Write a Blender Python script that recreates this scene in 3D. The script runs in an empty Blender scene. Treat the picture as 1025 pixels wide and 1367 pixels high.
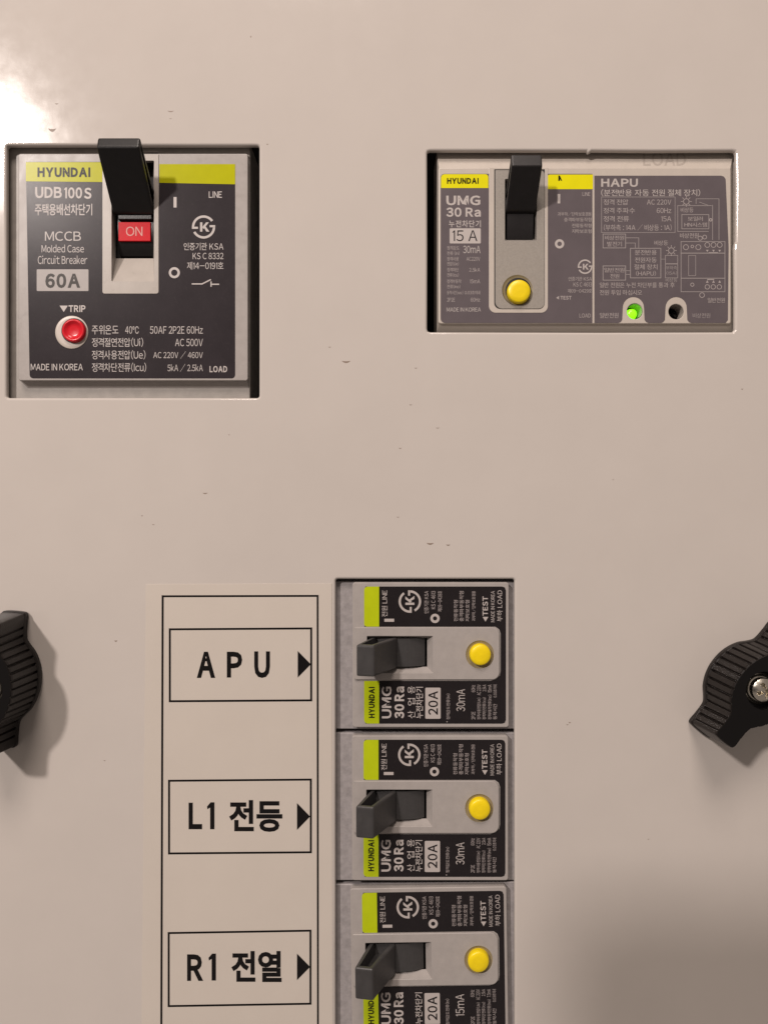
import bpy, bmesh, math, random
from mathutils import Vector, Matrix
random.seed(7)
SC = bpy.context.scene
COL = SC.collection
# ------------------------------------------------------------------ camera / light
# 1 unit = 1 cm.  The sheet-steel cover lies in the plane y = 0, things stand out towards -y.
S = 0.0177            # cm on the cover per photograph pixel
D = 17.47             # camera distance in cm
CX, CY = 512.5, 683.5
cam = bpy.data.cameras.new('camera')
cam.sensor_fit = 'VERTICAL'; cam.sensor_height = 24.0
cam.lens = 24.0 * 987.0 / 1367.0
cam.clip_start = 0.1; cam.clip_end = 1000
cam_o = bpy.data.objects.new('camera', cam); COL.objects.link(cam_o)
cam_o.location = (0, -D, 0); cam_o.rotation_euler = (math.radians(90), 0, 0)
SC.camera = cam_o

W = bpy.data.worlds.new('World'); SC.world = W; W.use_nodes = True
bg = W.node_tree.nodes['Background']
bg.inputs[0].default_value = (1.0, 0.85, 0.76, 1); bg.inputs[1].default_value = 0.26

def lamp(name, loc, size, power, color, target=(0, 0, 0)):
    l = bpy.data.lights.new(name, 'AREA'); l.shape = 'DISK'; l.size = size
    l.energy = power; l.color = color
    o = bpy.data.objects.new(name, l); COL.objects.link(o); o.location = loc
    d = Vector(target) - Vector(loc); o.rotation_euler = d.to_track_quat('-Z', 'Y').to_euler()
    return o
lamp('ceiling_lamp', (-52.5, -80, 49.5), 7.5, 82000, (1.0, 0.895, 0.84), (0, 0, 1))
lamp('ceiling_lamp_far', (-10, -75, 100), 45.0, 93000, (1.0, 0.865, 0.78), (0, 0, 0))

SC.view_settings.view_transform = 'Standard'; SC.view_settings.look = 'None'
SC.view_settings.exposure = 0.0; SC.view_settings.gamma = 1.0

# ------------------------------------------------------------------ materials
def srgb(r, g, b):
    f = lambda c: (c/255/12.92) if c/255 <= 0.04045 else ((c/255+0.055)/1.055)**2.4
    return (f(r), f(g), f(b), 1)
def plastic(name, col, rough=0.45, bump=0.0, bscale=40.0, mottled=0.0, mscale=3.0, spec=0.5, metal=0.0,
            coat=0.0, dust=0.0, rvar=0.0, orange=0.0, oscale=6.0):
    m = bpy.data.materials.new(name); m.use_nodes = True
    nt = m.node_tree; n = nt.nodes; L = nt.links
    b = n['Principled BSDF']
    b.inputs['Roughness'].default_value = rough; b.inputs['Metallic'].default_value = metal
    b.inputs['Specular IOR Level'].default_value = spec
    b.inputs['Coat Weight'].default_value = coat; b.inputs['Coat Roughness'].default_value = 0.12
    tc = n.new('ShaderNodeTexCoord')
    base = None
    if mottled > 0:
        nz = n.new('ShaderNodeTexNoise'); nz.inputs['Scale'].default_value = mscale
        nz.inputs['Detail'].default_value = 6; nz.inputs['Roughness'].default_value = 0.6
        L.new(tc.outputs['Object'], nz.inputs['Vector'])
        mr = n.new('ShaderNodeMapRange'); mr.inputs[1].default_value = 0.3; mr.inputs[2].default_value = 0.7
        mr.inputs[3].default_value = 1 - mottled; mr.inputs[4].default_value = 1 + mottled
        L.new(nz.outputs['Fac'], mr.inputs[0])
        mx = n.new('ShaderNodeVectorMath'); mx.operation = 'SCALE'
        mx.inputs[0].default_value = col[:3]; L.new(mr.outputs[0], mx.inputs['Scale'])
        base = mx.outputs[0]
    if dust > 0:
        nd = n.new('ShaderNodeTexNoise'); nd.inputs['Scale'].default_value = 14
        nd.inputs['Detail'].default_value = 9; nd.inputs['Roughness'].default_value = 0.75
        L.new(tc.outputs['Object'], nd.inputs['Vector'])
        r2 = n.new('ShaderNodeMapRange'); r2.inputs[1].default_value = 0.55; r2.inputs[2].default_value = 0.85
        r2.inputs[3].default_value = 0; r2.inputs[4].default_value = dust
        L.new(nd.outputs['Fac'], r2.inputs[0])
        mi = n.new('ShaderNodeMix'); mi.data_type = 'RGBA'
        L.new(r2.outputs[0], mi.inputs[0])
        if base: L.new(base, mi.inputs[6])
        else: mi.inputs[6].default_value = col
        mi.inputs[7].default_value = (0.42, 0.36, 0.30, 1)
        base = mi.outputs[2]
    if base: L.new(base, b.inputs['Base Color'])
    else: b.inputs['Base Color'].default_value = col
    if rvar > 0:
        nr = n.new('ShaderNodeTexNoise'); nr.inputs['Scale'].default_value = 2.5; nr.inputs['Detail'].default_value = 5
        L.new(tc.outputs['Object'], nr.inputs['Vector'])
        mr2 = n.new('ShaderNodeMapRange'); mr2.inputs[1].default_value = 0.3; mr2.inputs[2].default_value = 0.7
        mr2.inputs[3].default_value = rough - rvar; mr2.inputs[4].default_value = rough + rvar
        L.new(nr.outputs['Fac'], mr2.inputs[0]); L.new(mr2.outputs[0], b.inputs['Roughness'])
    prev = None
    for strength, scale, dist in ((orange, oscale, 0.02), (bump, bscale, 0.004)):
        if strength > 0:
            nb = n.new('ShaderNodeTexNoise'); nb.inputs['Scale'].default_value = scale
            nb.inputs['Detail'].default_value = 3
            L.new(tc.outputs['Object'], nb.inputs['Vector'])
            bp = n.new('ShaderNodeBump'); bp.inputs['Strength'].default_value = strength
            bp.inputs['Distance'].default_value = dist
            L.new(nb.outputs['Fac'], bp.inputs['Height'])
            if prev: L.new(prev.outputs[0], bp.inputs['Normal'])
            prev = bp
    if prev:
        L.new(prev.outputs[0], b.inputs['Normal'])
    return m
M_PANEL = plastic('cover_paint', (0.50, 0.458, 0.422, 1), 0.12, bump=0.07, bscale=7, mottled=0.018, mscale=0.6, spec=0.40, rvar=0.02, orange=0.18, oscale=0.9)
M_SHEET = plastic('paper_sheet', (0.52, 0.47, 0.417, 1), 0.33, bump=0.2, bscale=30, mottled=0.02, mscale=0.7, spec=0.4)
M_INK = plastic('black_ink', (0.009, 0.008, 0.008, 1), 0.3, spec=0.1)
M_CASE = plastic('case_grey', (0.34, 0.312, 0.294, 1), 0.33, spec=0.25, bump=0.5, bscale=60, mottled=0.05, mscale=5, rvar=0.08)
M_CASEW = plastic('case_pale', (0.47, 0.42, 0.37, 1), 0.36, bump=0.3, bscale=50, mottled=0.03, mscale=4, rvar=0.06)
M_BEZEL = plastic('case_bezel', (0.385, 0.35, 0.315, 1), 0.3, bump=0.3, bscale=50, mottled=0.04, mscale=4, rvar=0.05, spec=0.35)
M_MOULD = plastic('moulded_letter', (0.37, 0.325, 0.285, 1), 0.4)
M_CASED = plastic('case_shoulder', (0.30, 0.275, 0.25, 1), 0.45, bump=0.5, bscale=40, mottled=0.1, mscale=5)
M_SHOULD = plastic('case_end_grey', (0.29, 0.27, 0.27, 1), 0.38, bump=1.0, bscale=22, mottled=0.16, mscale=8, dust=0.35)
M_INSERT = plastic('insert_grey', (0.27, 0.245, 0.215, 1), 0.5, bump=0.8, bscale=90, mottled=0.10, mscale=30)
M_PLATE1 = plastic('plate_charcoal', (0.029, 0.024, 0.027, 1), 0.24, spec=0.12, bump=0.3, bscale=60, mottled=0.1, mscale=2, dust=0.05)
M_PLATE2 = plastic('plate_mauve_grey', (0.105, 0.088, 0.095, 1), 0.35, spec=0.25, bump=0.3, bscale=60, mottled=0.06, mscale=2)
M_PLATE3 = plastic('plate_black', (0.014, 0.0115, 0.0125, 1), 0.3, spec=0.2, bump=0.3, bscale=60, mottled=0.1, mscale=2, dust=0.05)
M_LIME = plastic('lime_print', (0.41, 0.41, 0.003, 1), 0.26, spec=0.1, bump=0.2, bscale=60, mottled=0.04, mscale=3)
M_LIME2 = plastic('lime_print_bright', (0.68, 0.63, 0.004, 1), 0.3, spec=0.2, bump=0.2, bscale=60, mottled=0.04, mscale=3)
M_LIME3 = plastic('lime_print_green', (0.42, 0.50, 0.008, 1), 0.3, spec=0.2, bump=0.2, bscale=60, mottled=0.04, mscale=3)
M_PRINT = plastic('print_grey', (0.42, 0.38, 0.36, 1), 0.45)
M_PRINTD = plastic('print_dim', (0.34, 0.30, 0.29, 1), 0.5)
M_PRINTB = plastic('print_faint', (0.27, 0.24, 0.235, 1), 0.5)
M_TAG = plastic('rating_tag', (0.29, 0.26, 0.245, 1), 0.42, bump=0.4, bscale=70, mottled=0.05, mscale=6)
M_LEVER = plastic('lever_black', (0.006, 0.0053, 0.0053, 1), 0.36, bump=0.5, bscale=35, mottled=0.2, mscale=6, dust=0.01, spec=0.35)
M_LEVERG = plastic('lever_dark_grey', (0.040, 0.038, 0.038, 1), 0.42, bump=0.5, bscale=35, mottled=0.12, mscale=6, dust=0.04)
M_RED = plastic('red_plastic', (0.56, 0.012, 0.022, 1), 0.22, spec=0.3, bump=0.2, bscale=30)
M_REDF = plastic('red_flag', (0.58, 0.012, 0.020, 1), 0.25, spec=0.12, bump=0.2, bscale=30, mottled=0.06, mscale=5)
M_PINK = plastic('pink_print', (0.62, 0.30, 0.26, 1), 0.5)
M_YEL = plastic('yellow_button', (0.80, 0.60, 0.003, 1), 0.35, bump=0.4, bscale=35, mottled=0.05, mscale=6)
M_RING = plastic('olive_ring', (0.19, 0.155, 0.09, 1), 0.5, bump=0.4, bscale=40, mottled=0.15, mscale=5)
M_RINGG = plastic('button_dish', (0.26, 0.21, 0.12, 1), 0.45, bump=0.4, bscale=40, mottled=0.1, mscale=5)
M_DARK = plastic('interior_dark', (0.006, 0.005, 0.005, 1), 0.7)
M_KNOB = plastic('knob_black', (0.0065, 0.0045, 0.004, 1), 0.36, bump=1.0, bscale=22, mottled=0.25, mscale=5, dust=0.04, spec=0.25)
M_KNOBT = plastic('knob_top_black', (0.004, 0.0035, 0.0035, 1), 0.28, bump=0.3, bscale=25, dust=0.004, spec=0.25)
M_STEEL = plastic('zinc_steel', (0.62, 0.58, 0.50, 1), 0.24, metal=1.0, bump=0.8, bscale=16, mottled=0.1, mscale=8)
M_CHIP = plastic('chip_brown', (0.22, 0.165, 0.13, 1), 0.5)
M_GLUE = plastic('engraved_grey', (0.045, 0.040, 0.036, 1), 0.3, spec=0.15)
M_LED = bpy.data.materials.new('green_led'); M_LED.use_nodes = True
_b = M_LED.node_tree.nodes['Principled BSDF']; _b.inputs['Base Color'].default_value = (0.1, 0.6, 0.02, 1)
_b.inputs['Emission Color'].default_value = (0.22, 1.0, 0.0, 1); _b.inputs['Emission Strength'].default_value = 1.6
_b.inputs['Roughness'].default_value = 0.25
M_LEDW = plastic('socket_green_glow', (0.12, 0.42, 0.03, 1), 0.3)  # green lamp light on the socket wall, put into its colour

# ------------------------------------------------------------------ geometry helpers
def M(px, py, h=0.0):
    k = S * (D - h) / D
    return Vector(((px - CX) * k, -h, (CY - py) * k))

class G:
    """collects vertices and faces of one mesh"""
    def __init__(s): s.v = []; s.f = []; s.sm = []
    def add(s, vs, fs, smooth=False):
        o = len(s.v); s.v += [Vector(v) for v in vs]
        for f in fs: s.f.append([i + o for i in f]); s.sm.append(smooth)
        return s
    def build(s, name, mat, parent, label=None, kind=None):
        me = bpy.data.meshes.new(name)
        off = parent['_origin'] if parent is not None and '_origin' in parent else (0, 0, 0)
        off = Vector(off)
        me.from_pydata([v - off for v in s.v], [], s.f)
        me.polygons.foreach_set('use_smooth', s.sm)
        me.materials.append(mat); me.update()
        o = bpy.data.objects.new(name, me); COL.objects.link(o)
        if parent is not None:
            o.parent = parent
            o['_origin'] = list(off)
        if label: o['label'] = label
        if kind: o['kind'] = kind
        return o

def thing(name, px, py, label, cat, group=None):
    o = bpy.data.objects.new(name, None); COL.objects.link(o)
    p = M(px, py, 0); o.location = p; o['_origin'] = list(p)
    o.empty_display_size = 0.5
    o['label'] = label; o['category'] = cat
    if group: o['group'] = group
    return o

def curve_mesh(c):
    o = bpy.data.objects.new('tmp', c); COL.objects.link(o)
    dg = bpy.context.evaluated_depsgraph_get(); dg.update()
    me = o.evaluated_get(dg).to_mesh()
    vs = [v.co.copy() for v in me.vertices]; fs = [list(p.vertices) for p in me.polygons]
    o.evaluated_get(dg).to_mesh_clear()
    bpy.data.objects.remove(o); bpy.data.curves.remove(c)
    return vs, fs

def rrect(x0, y0, x1, y1, r=0, n=6, rs=None):
    """rounded rectangle in px, starting top-left, rs = radii (tl,tr,br,bl)"""
    rs = rs or (r, r, r, r); out = []
    for (cx, cy, sx, sy, rr, a0) in ((x0, y0, 1, 1, rs[0], 180), (x1, y0, -1, 1, rs[1], 270), (x1, y1, -1, -1, rs[2], 0), (x0, y1, 1, -1, rs[3], 90)):
        if rr <= 0: out.append((cx, cy)); continue
        ox, oy = cx + sx*rr, cy + sy*rr
        for i in range(n + 1):
            a = math.radians(a0 + 90.0*i/n); out.append((ox + rr*math.cos(a), oy + rr*math.sin(a)))
    return out
def circ(cx, cy, r, n=40): return [(cx + r*math.cos(2*math.pi*i/n), cy + r*math.sin(2*math.pi*i/n)) for i in range(n)]
def area(p): return sum(p[i][0]*p[(i+1) % len(p)][1] - p[(i+1) % len(p)][0]*p[i][1] for i in range(len(p)))/2

def shape(g, outer, holes, h0, h1, bevel=0.0, res=2):
    """flat slab between heights h0 and h1 with holes and rounded edges; outlines in px at h1"""
    c = bpy.data.curves.new('c', 'CURVE'); c.dimensions = '2D'; c.fill_mode = 'BOTH'
    k = S * (D - h1) / D
    for j, pts in enumerate([outer] + list(holes)):
        w = [((x - CX)*k, (CY - y)*k) for x, y in pts]
        if (area(w) < 0) != (j > 0): w.reverse()
        sp = c.splines.new('POLY'); sp.points.add(len(w) - 1); sp.use_cyclic_u = True
        for i, (x, y) in enumerate(w): sp.points[i].co = (x, y, 0, 1)
    c.extrude = max((h1 - h0)/2 - bevel, 0.0)
    if bevel > 0: c.bevel_depth = bevel; c.bevel_resolution = res; c.offset = -bevel
    vs, fs = curve_mesh(c)
    mid = (h0 + h1)/2
    g.add([(v.x, -(v.z + mid), v.y) for v in vs], fs)
    return g

def flat(g, polys, h, step=0.0004):
    for i, p in enumerate(polys):
        w = [M(x, y, h) - Vector((0, step*i, 0)) for x, y in p]
        if area([(v.x, v.z) for v in w]) < 0: w.reverse()
        g.add(w, [list(range(len(w)))])
    return g
def seg(x0, y0, x1, y1, w=1.0):
    dx, dy = x1-x0, y1-y0; l = math.hypot(dx, dy); nx, ny = -dy/l*w/2, dx/l*w/2
    ex, ey = dx/l*w/2, dy/l*w/2
    return [(x0-ex+nx, y0-ey+ny), (x1+ex+nx, y1+ey+ny), (x1+ex-nx, y1+ey-ny), (x0-ex-nx, y0-ey-ny)]
def box_lines(x0, y0, x1, y1, w=1.0):
    return [seg(x0, y0, x1, y0, w), seg(x1, y0, x1, y1, w), seg(x1, y1, x0, y1, w), seg(x0, y1, x0, y0, w)]
def ringstrip(cx, cy, r0, r1, a0=0, a1=360, n=36):
    out = []
    for i in range(n):
        a = math.radians(a0+(a1-a0)*i/n); b = math.radians(a0+(a1-a0)*(i+1)/n)
        out.append([(cx+r0*math.cos(a), cy+r0*math.sin(a)), (cx+r1*math.cos(a), cy+r1*math.sin(a)), (cx+r1*math.cos(b), cy+r1*math.sin(b)), (cx+r0*math.cos(b), cy+r0*math.sin(b))])
    return out
def flat_ring(g, cx, cy, r0, r1, h, a0=0, a1=360, n=36):
    for p in ringstrip(cx, cy, r0, r1, a0, a1, n): flat(g, [p], h)
    return g

def loft(g, loops, cap_top=False, cap_bot=False, smooth=False):
    """loops of (px,py,h) or Vectors, same count, first = lowest"""
    L = [[p if isinstance(p, Vector) else M(*p) for p in lp] for lp in loops]
    n = len(L[0]); vs = [v for lp in L for v in lp]; fs = []
    for k in range(len(L)-1):
        for i in range(n):
            j = (i+1) % n
            fs.append([k*n+i, k*n+j, (k+1)*n+j, (k+1)*n+i])
    # orientation: outward when the loop is counter-clockwise seen from the camera and rising
    a = area([(v.x, v.z) for v in L[0]]) or area([(v.x, v.z) for v in L[-1]])
    flip = (a < 0)
    if flip: fs = [f[::-1] for f in fs]
    g.add(vs, fs, smooth)
    if cap_top:
        c = list(L[-1]); c = c[::-1] if flip else c
        g.add(c, [list(range(n))])
    if cap_bot:
        c = list(L[0]); c = c if flip else c[::-1]
        g.add(c, [list(range(n))])
    return g
def at(pts, h, dx=0, dy=0, sc=1.0, c=None):
    if c: pts = [(c[0]+(x-c[0])*sc, c[1]+(y-c[1])*sc) for x, y in pts]
    return [(x+dx, y+dy, h) for x, y in pts]

def lathe(g, cx, cy, prof, n=40, tilt=(0, 0)):
    """prof = [(r_px, h)...] from the base up to the centre; px at its own height h"""
    h_ref = prof[-1][1]; base = M(cx, cy, h_ref)
    loops = []
    for r, h in prof:
        loops.append([Vector((base.x + r*S*math.cos(a) + tilt[0]*(h-prof[0][1]), -h, base.z + r*S*math.sin(a) + tilt[1]*(h-prof[0][1]))) for a in [2*math.pi*i/n for i in range(n)]])
    loft(g, loops, cap_top=True, smooth=True)
    return g

FC = {}
def glyph(ch, bold):
    """outline of one printed character; latin ones are taken from the wide forms block for their plain shape"""
    if (ch, bold) not in FC and ch in 'Il1|':
        hv = glyph('H', bold)[0]; b0 = min(v.y for v in hv); H = max(v.y for v in hv) - b0; w = 0.085 + 2*bold
        q = [(0, 0), (w, 0), (w, H), (0, H)] if ch != '1' else [(0.12, 0), (0.12 + w, 0), (0.12 + w, H), (0.14, H), (0, H-0.13), (0.02, H-0.17-bold), (0.12, H-0.12-bold)]
        FC[(ch, bold)] = ([Vector((a, b + b0)) for a, b in q], [list(range(len(q)))])
    if (ch, bold) not in FC:
        c = bpy.data.curves.new('t', 'FONT')
        c.body = chr(ord(ch) + 0xFEE0) if 33 <= ord(ch) <= 126 else ch
        c.resolution_u = 3; c.offset = bold
        FC[(ch, bold)] = curve_mesh(c)
    return FC[(ch, bold)]
def words(s, bold, spacing):
    x = 0.0; V = []; F = []
    for ch in s:
        if ch == ' ': x += 0.26*spacing; continue
        vs, fs = glyph(ch, bold)
        if not vs: continue
        x0 = min(v.x for v in vs); x1 = max(v.x for v in vs)
        o = len(V)
        if ord(ch) < 127:
            side = 0.045 if ch not in '.,:1I' else 0.06
            V += [(v.x - x0 + x + side, v.y) for v in vs]; x += x1 - x0 + (0.09 + (0.03 if ch in '1Iil:' else 0))*spacing
        else:
            V += [(v.x - x0 + x + 0.02, v.y) for v in vs]; x += max(x1 - x0 + 0.09, 0.62)*1.0 + 0.07*(spacing-1)*4
        F += [[i + o for i in f] for f in fs]
    return V, F
def text(parent, s, box, h, mat, rot=0, bold=0.0, name='lettering', spacing=1.0, slope=None):
    """printed words filling the px box (x0,y0,x1,y1); with rot they read bottom to top"""
    vs, fs = words(s, bold, spacing)
    x0 = min(v[0] for v in vs); x1 = max(v[0] for v in vs); y0 = min(v[1] for v in vs); y1 = max(v[1] for v in vs)
    g = G(); out = []
    bx0, by0, bx1, by1 = box
    for v in vs:
        u = (v[0]-x0)/(x1-x0); w = (v[1]-y0)/(y1-y0)
        p = (bx0+u*(bx1-bx0), by1-w*(by1-by0)) if rot == 0 else (bx1-(bx1-bx0)*w, by1-u*(by1-by0))
        out.append(M(p[0], p[1], slope(p[1]) if slope else h))
    g.add(out, fs)
    return g.build(name, mat, parent)

def ks_mark(parent, cx, cy, r, h, mat, rot=0, name='certification_mark'):
    """ring-shaped certification emblem with a K"""
    polys = []
    t = 0.2*r
    ca, sa = math.cos(math.radians(rot)), math.sin(math.radians(rot))
    def R(p): return [(cx + x*ca + y*sa, cy - x*sa + y*ca) for x, y in p]     # local y down
    P = []
    P += ringstrip(0, 0, r-t, r, 180, 325, 20)
    P += ringstrip(0, 0, r-t, r, 0, 152, 20)
    P.append([(-r, 0.16*r), (-0.48*r, 0.16*r), (-0.48*r, -0.02*r), (-r, -0.02*r)])
    P.append([(r, -0.16*r), (0.52*r, -0.16*r), (0.52*r, 0.02*r), (r, 0.02*r)])
    K = [[(-0.30*r, -0.4*r), (-0.10*r, -0.4*r), (-0.10*r, 0.4*r), (-0.30*r, 0.4*r)],
         [(-0.10*r, 0.0*r), (0.22*r, -0.4*r), (0.46*r, -0.4*r), (-0.02*r, 0.18*r)],
         [(-0.02*r, -0.05*r), (0.12*r, -0.12*r), (0.50*r, 0.4*r), (0.24*r, 0.4*r)]]
    g = G()
    for i, p in enumerate(P + K): flat(g, [R(p)], h + 0.0003*(i % 3))
    return g.build(name, mat, parent)

def prism_lever(g, prof, width, axis, bev=0.03, pocket=None, centre=0.0, pocket_side=1, frame=None):
    """lever: profile [(along, h)] in cm extruded by width; frame(along, across, h)->Vector"""
    bm = bmesh.new()
    n = len(prof)
    a = [bm.verts.new((p[0], -width/2, p[1])) for p in prof]
    b = [bm.verts.new((p[0], width/2, p[1])) for p in prof]
    fa = bm.faces.new(a); fb = bm.faces.new(b[::-1])
    for i in range(n):
        j = (i+1) % n
        bm.faces.new([a[j], a[i], b[i], b[j]])
    bmesh.ops.recalc_face_normals(bm, faces=bm.faces)
    bmesh.ops.bevel(bm, geom=list(bm.edges), offset=bev, segments=3, affect='EDGES', profile=0.6)
    if pocket:
        caps = sorted([f for f in bm.faces if abs(f.normal.y) > 0.99], key=lambda f: -f.calc_area())[:2]
        for f in caps:
            s = 1 if f.normal.y > 0 else -1
            if pocket_side in (s, 0):
                r = bmesh.ops.inset_region(bm, faces=[f], thickness=pocket[0])
                bmesh.ops.translate(bm, verts=list(f.verts), vec=(0, -s*0.001, 0))
                r = bmesh.ops.inset_region(bm, faces=[f], thickness=0.012)
                bmesh.ops.translate(bm, verts=list(f.verts), vec=(0, -s*pocket[1], 0))
    bm.verts.index_update()
    vs = [frame(*v.co) for v in bm.verts]; fs = [[v.index for v in f.verts] for f in bm.faces]
    test = Vector(frame(1, 0, 0)) - Vector(frame(0, 0, 0)); t2 = Vector(frame(0, 1, 0)) - Vector(frame(0, 0, 0)); t3 = Vector(frame(0, 0, 1)) - Vector(frame(0, 0, 0))
    if test.cross(t2).dot(t3) < 0: fs = [f[::-1] for f in fs]
    bm.free()
    g.add(vs, fs)
    return g

# ------------------------------------------------------------------ the cover and what lies behind it
interior = G()
for (x0, y0, x1, y1) in ((-15, -25, 15, 25),):
    interior.add([(x0, 4, y0), (x1, 4, y0), (x1, 4, y1), (x0, 4, y1)], [[0, 1, 2, 3]])
io = interior.build('cabinet_back_wall', M_DARK, None); io['kind'] = 'structure'

cover = thing('cover_panel', CX, CY, 'large cream painted steel cover sheet with rectangular cutouts around the switches', 'cover panel')
g = G()
HOLES = [rrect(9, 194, 346, 531, 3, 3), [(574, 201), (783, 201), (785, 204), (788, 202.5), (790, 201), (870, 201.6), (978, 201), (981, 202), (982, 205), (982.6, 250), (982, 322), (980.5, 326), (980, 332), (980.6, 400), (980.6, 440), (978, 443), (800, 443.6), (574, 443), (571, 442), (570, 439), (570.4, 330), (570, 205), (571, 202)], rrect(448, 773, 686.5, 1386, 3, 3)]
shape(g, [(-430, -330), (1450, -330), (1450, 1700), (-430, 1700)], HOLES, -0.16, 0.0, 0.06, 6)
g.build('sheet', M_PANEL, cover)
# small chips and dents in the paint
def chip(cx, cy, w, t):
    pts = [(cx - w/2 + w*i/8, cy - 0.1*t + t*0.9*(1-(2*i/8-1)**2)*1.0) for i in range(9)]
    top = [(cx - w/2 + w*i/8, cy - 0.1*t + t*0.15*(1-(2*i/8-1)**2)) for i in range(8, -1, -1)]
    return pts + top[1:-1]
for (x, y, w, t) in ((70, 172, 11, 5), (228, 148, 9, 2.2), (76, 138, 5, 1.8), (462, 482, 12, 3.4), (574, 725, 10, 3), (598, 727, 5.5, 2.2),
                     (274, 658, 7, 2), (228, 158, 4, 1.2), (357, 192, 3, 2), (548, 540, 4, 1.5), (534, 598, 4, 1.6), (440, 463, 4, 1.3),
                     (335, 48, 2, 3.2), (190, 688, 2.4, 1.8), (306, 580, 2.4, 1.4), (155, 855, 4, 2.4), (760, 964, 3, 2), (531, 690, 4, 1.2),
                     (555, 491, 4, 1.4), (584, 571, 5, 1.3), (990, 519, 3, 1.6), (205, 700, 4, 1.2), (757, 967, 3, 1.5), (140, 1015, 3, 1.3), (865, 1120, 3, 1.2), (818, 640, 2.4, 1.2)):
    g = G(); flat(g, [chip(x, y, w, t)], 0.0015); g.build('paint_chip', M_CHIP, cover)

# ------------------------------------------------------------------ large main breaker (upper left)
def main_breaker():
    t = thing('main_breaker', 178, 360, 'largest breaker, charcoal face with red ON flag and round red trip button', 'circuit breaker')
    hf = -0.02
    # case: front slab with a slot, then skirts leaning out to the shoulder
    g = G()
    shape(g, rrect(25, 205, 331, 508, 3), [rrect(149, 214, 206, 376, 1, 2)], hf-0.14, hf, 0.02, 2)
    a = [(26, 206, hf-0.10), (330, 206, hf-0.10), (330, 507, hf-0.10), (26, 507, hf-0.10)]
    b = [(40, 209, -0.27), (332.5, 209, -0.27), (332.5, 520, -0.27), (40, 520, -0.27)]
    loft(g, [b, a])
    g.build('case', M_CASE, t)
    g = G(); shape(g, rrect(2, 190, 334, 545, 2), [rrect(143, 203, 211, 352, 1)], -1.4, -0.25, 0.03); g.build('case_base', M_CASED, t)
    # well round the lever
    g = G()
    o_ = [(149, 214, hf-0.01), (206, 214, hf-0.01), (206, 376, hf-0.01), (149, 376, hf-0.01)]
    i_ = [(155, 216, -0.33), (205, 216, -0.33), (205, 345, -0.33), (155, 345, -0.33)]
    loft(g, [o_[::-1], i_[::-1]])
    w = g.build('lever_well', M_BEZEL, t)
    g = G(); shape(g, rrect(140, 200, 212, 352, 1), [], -0.44, -0.41); g.build('well_floor', M_DARK, t)
    # name plate with its printed words
    hp = hf + 0.006
    g = G()
    shape(g, [(35, 216), (137, 216), (137, 388)] + [(139, 392), (208, 392.5), (211, 389)] + [(213, 219)] + rrect(40, 219, 314, 505, 0, 6, (0, 0, 5, 5))[1:], [], hf-0.004, hp, 0.0)
    plate = g.build('name_plate', M_PLATE1, t)
    g = G(); shape(g, rrect(137, 206, 212, 392, 0, 4, (0, 0, 3, 3)), [rrect(149.3, 214.5, 205.8, 375.5, 1, 2)], hf-0.002, hf+0.016, 0.006, 1); g.build('lever_surround', M_BEZEL, t)
    h = hp + 0.002
    flat(g := G(), [[(35, 216.5), (137, 216.5), (137, 243), (35, 242)]], h); st = g.build('lime_band', M_LIME, plate)
    flat(g := G(), [[(213, 219), (314, 219), (314, 246), (213, 244)]], h); g.build('lime_band', M_LIME, plate)
    h2 = h + 0.002
    text(plate, 'HYUNDAI', (50.5, 223.5, 121, 236.5), h2, M_INK, bold=0.055)
    text(plate, 'UDB', (47.5, 249.5, 83, 264.5), h, M_PRINT, bold=0.035)
    text(plate, '100', (86, 250, 110, 265), h, M_PRINT, bold=0.035)
    text(plate, 'S', (112.5, 250.5, 122.5, 265.5), h, M_PRINT, bold=0.035)
    text(plate, '주택용배선차단기', (47, 272, 123.5, 287.5), h, M_PRINT, bold=0.012)
    text(plate, 'MCCB', (60.5, 309, 108.5, 321.5), h, M_PRINT, bold=0.0)
    text(plate, 'Molded Case', (56, 326.5, 112.5, 337), h, M_PRINT)
    text(plate, 'Circuit Breaker', (51, 341, 117, 352.5), h, M_PRINT)
    flat(g := G(), [rrect(49.5, 359.5, 118.5, 388.5, 1, 2)], h); tag = g.build('rating_tag', M_TAG, plate)
    text(plate, '60A', (61, 365, 107.5, 384.5), h2, M_GLUE, bold=0.045)
    flat(g := G(), [[(80, 408), (91, 408), (85.5, 416.5)]], h); g.build('arrow', M_PRINT, plate)
    text(plate, 'TRIP', (92, 407.5, 114.5, 416.5), h, M_PRINT, bold=0.035)
    text(plate, 'MADE IN KOREA', (41.5, 485.5, 111, 494.5), h, M_PRINT, bold=0.01)
    for i, (a, ax1, b_, bx0) in enumerate((('주위온도', 158.5, '50AF 2P2E 60Hz', 200.5), ('정격절연전압(Ui)', 191.5, 'AC 500V', 234), ('정격사용전압(Ue)', 194.5, 'AC 220V / 460V', 205), ('정격차단전류(Icu)', 195.5, '5kA / 2.5kA', 224))):
        y = 434 + i*16.7
        text(plate, a, (123, y, ax1, y+12.5), h, M_PRINT)
        text(plate, b_, (bx0, y+1.5, 271, y+11.5 + (0.8 if '.' in b_ else 0)), h, M_PRINT)
    text(plate, '40℃', (167.5, 435.5, 185.5, 445.5), h, M_PRINT)
    text(plate, 'LINE', (279, 255.5, 296.5, 264), h, M_PRINT, bold=0.01)
    text(plate, 'LOAD', (280, 488.5, 303.5, 497), h, M_PRINT, bold=0.035)
    flat(g := G(), [[(232, 263), (236, 263), (236, 277), (232, 277)]], h); g.build('on_symbol', M_PRINT, plate)
    flat_ring(g := G(), 233, 364, 4.2, 7.4, h); g.build('off_symbol', M_PRINT, plate)
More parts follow.
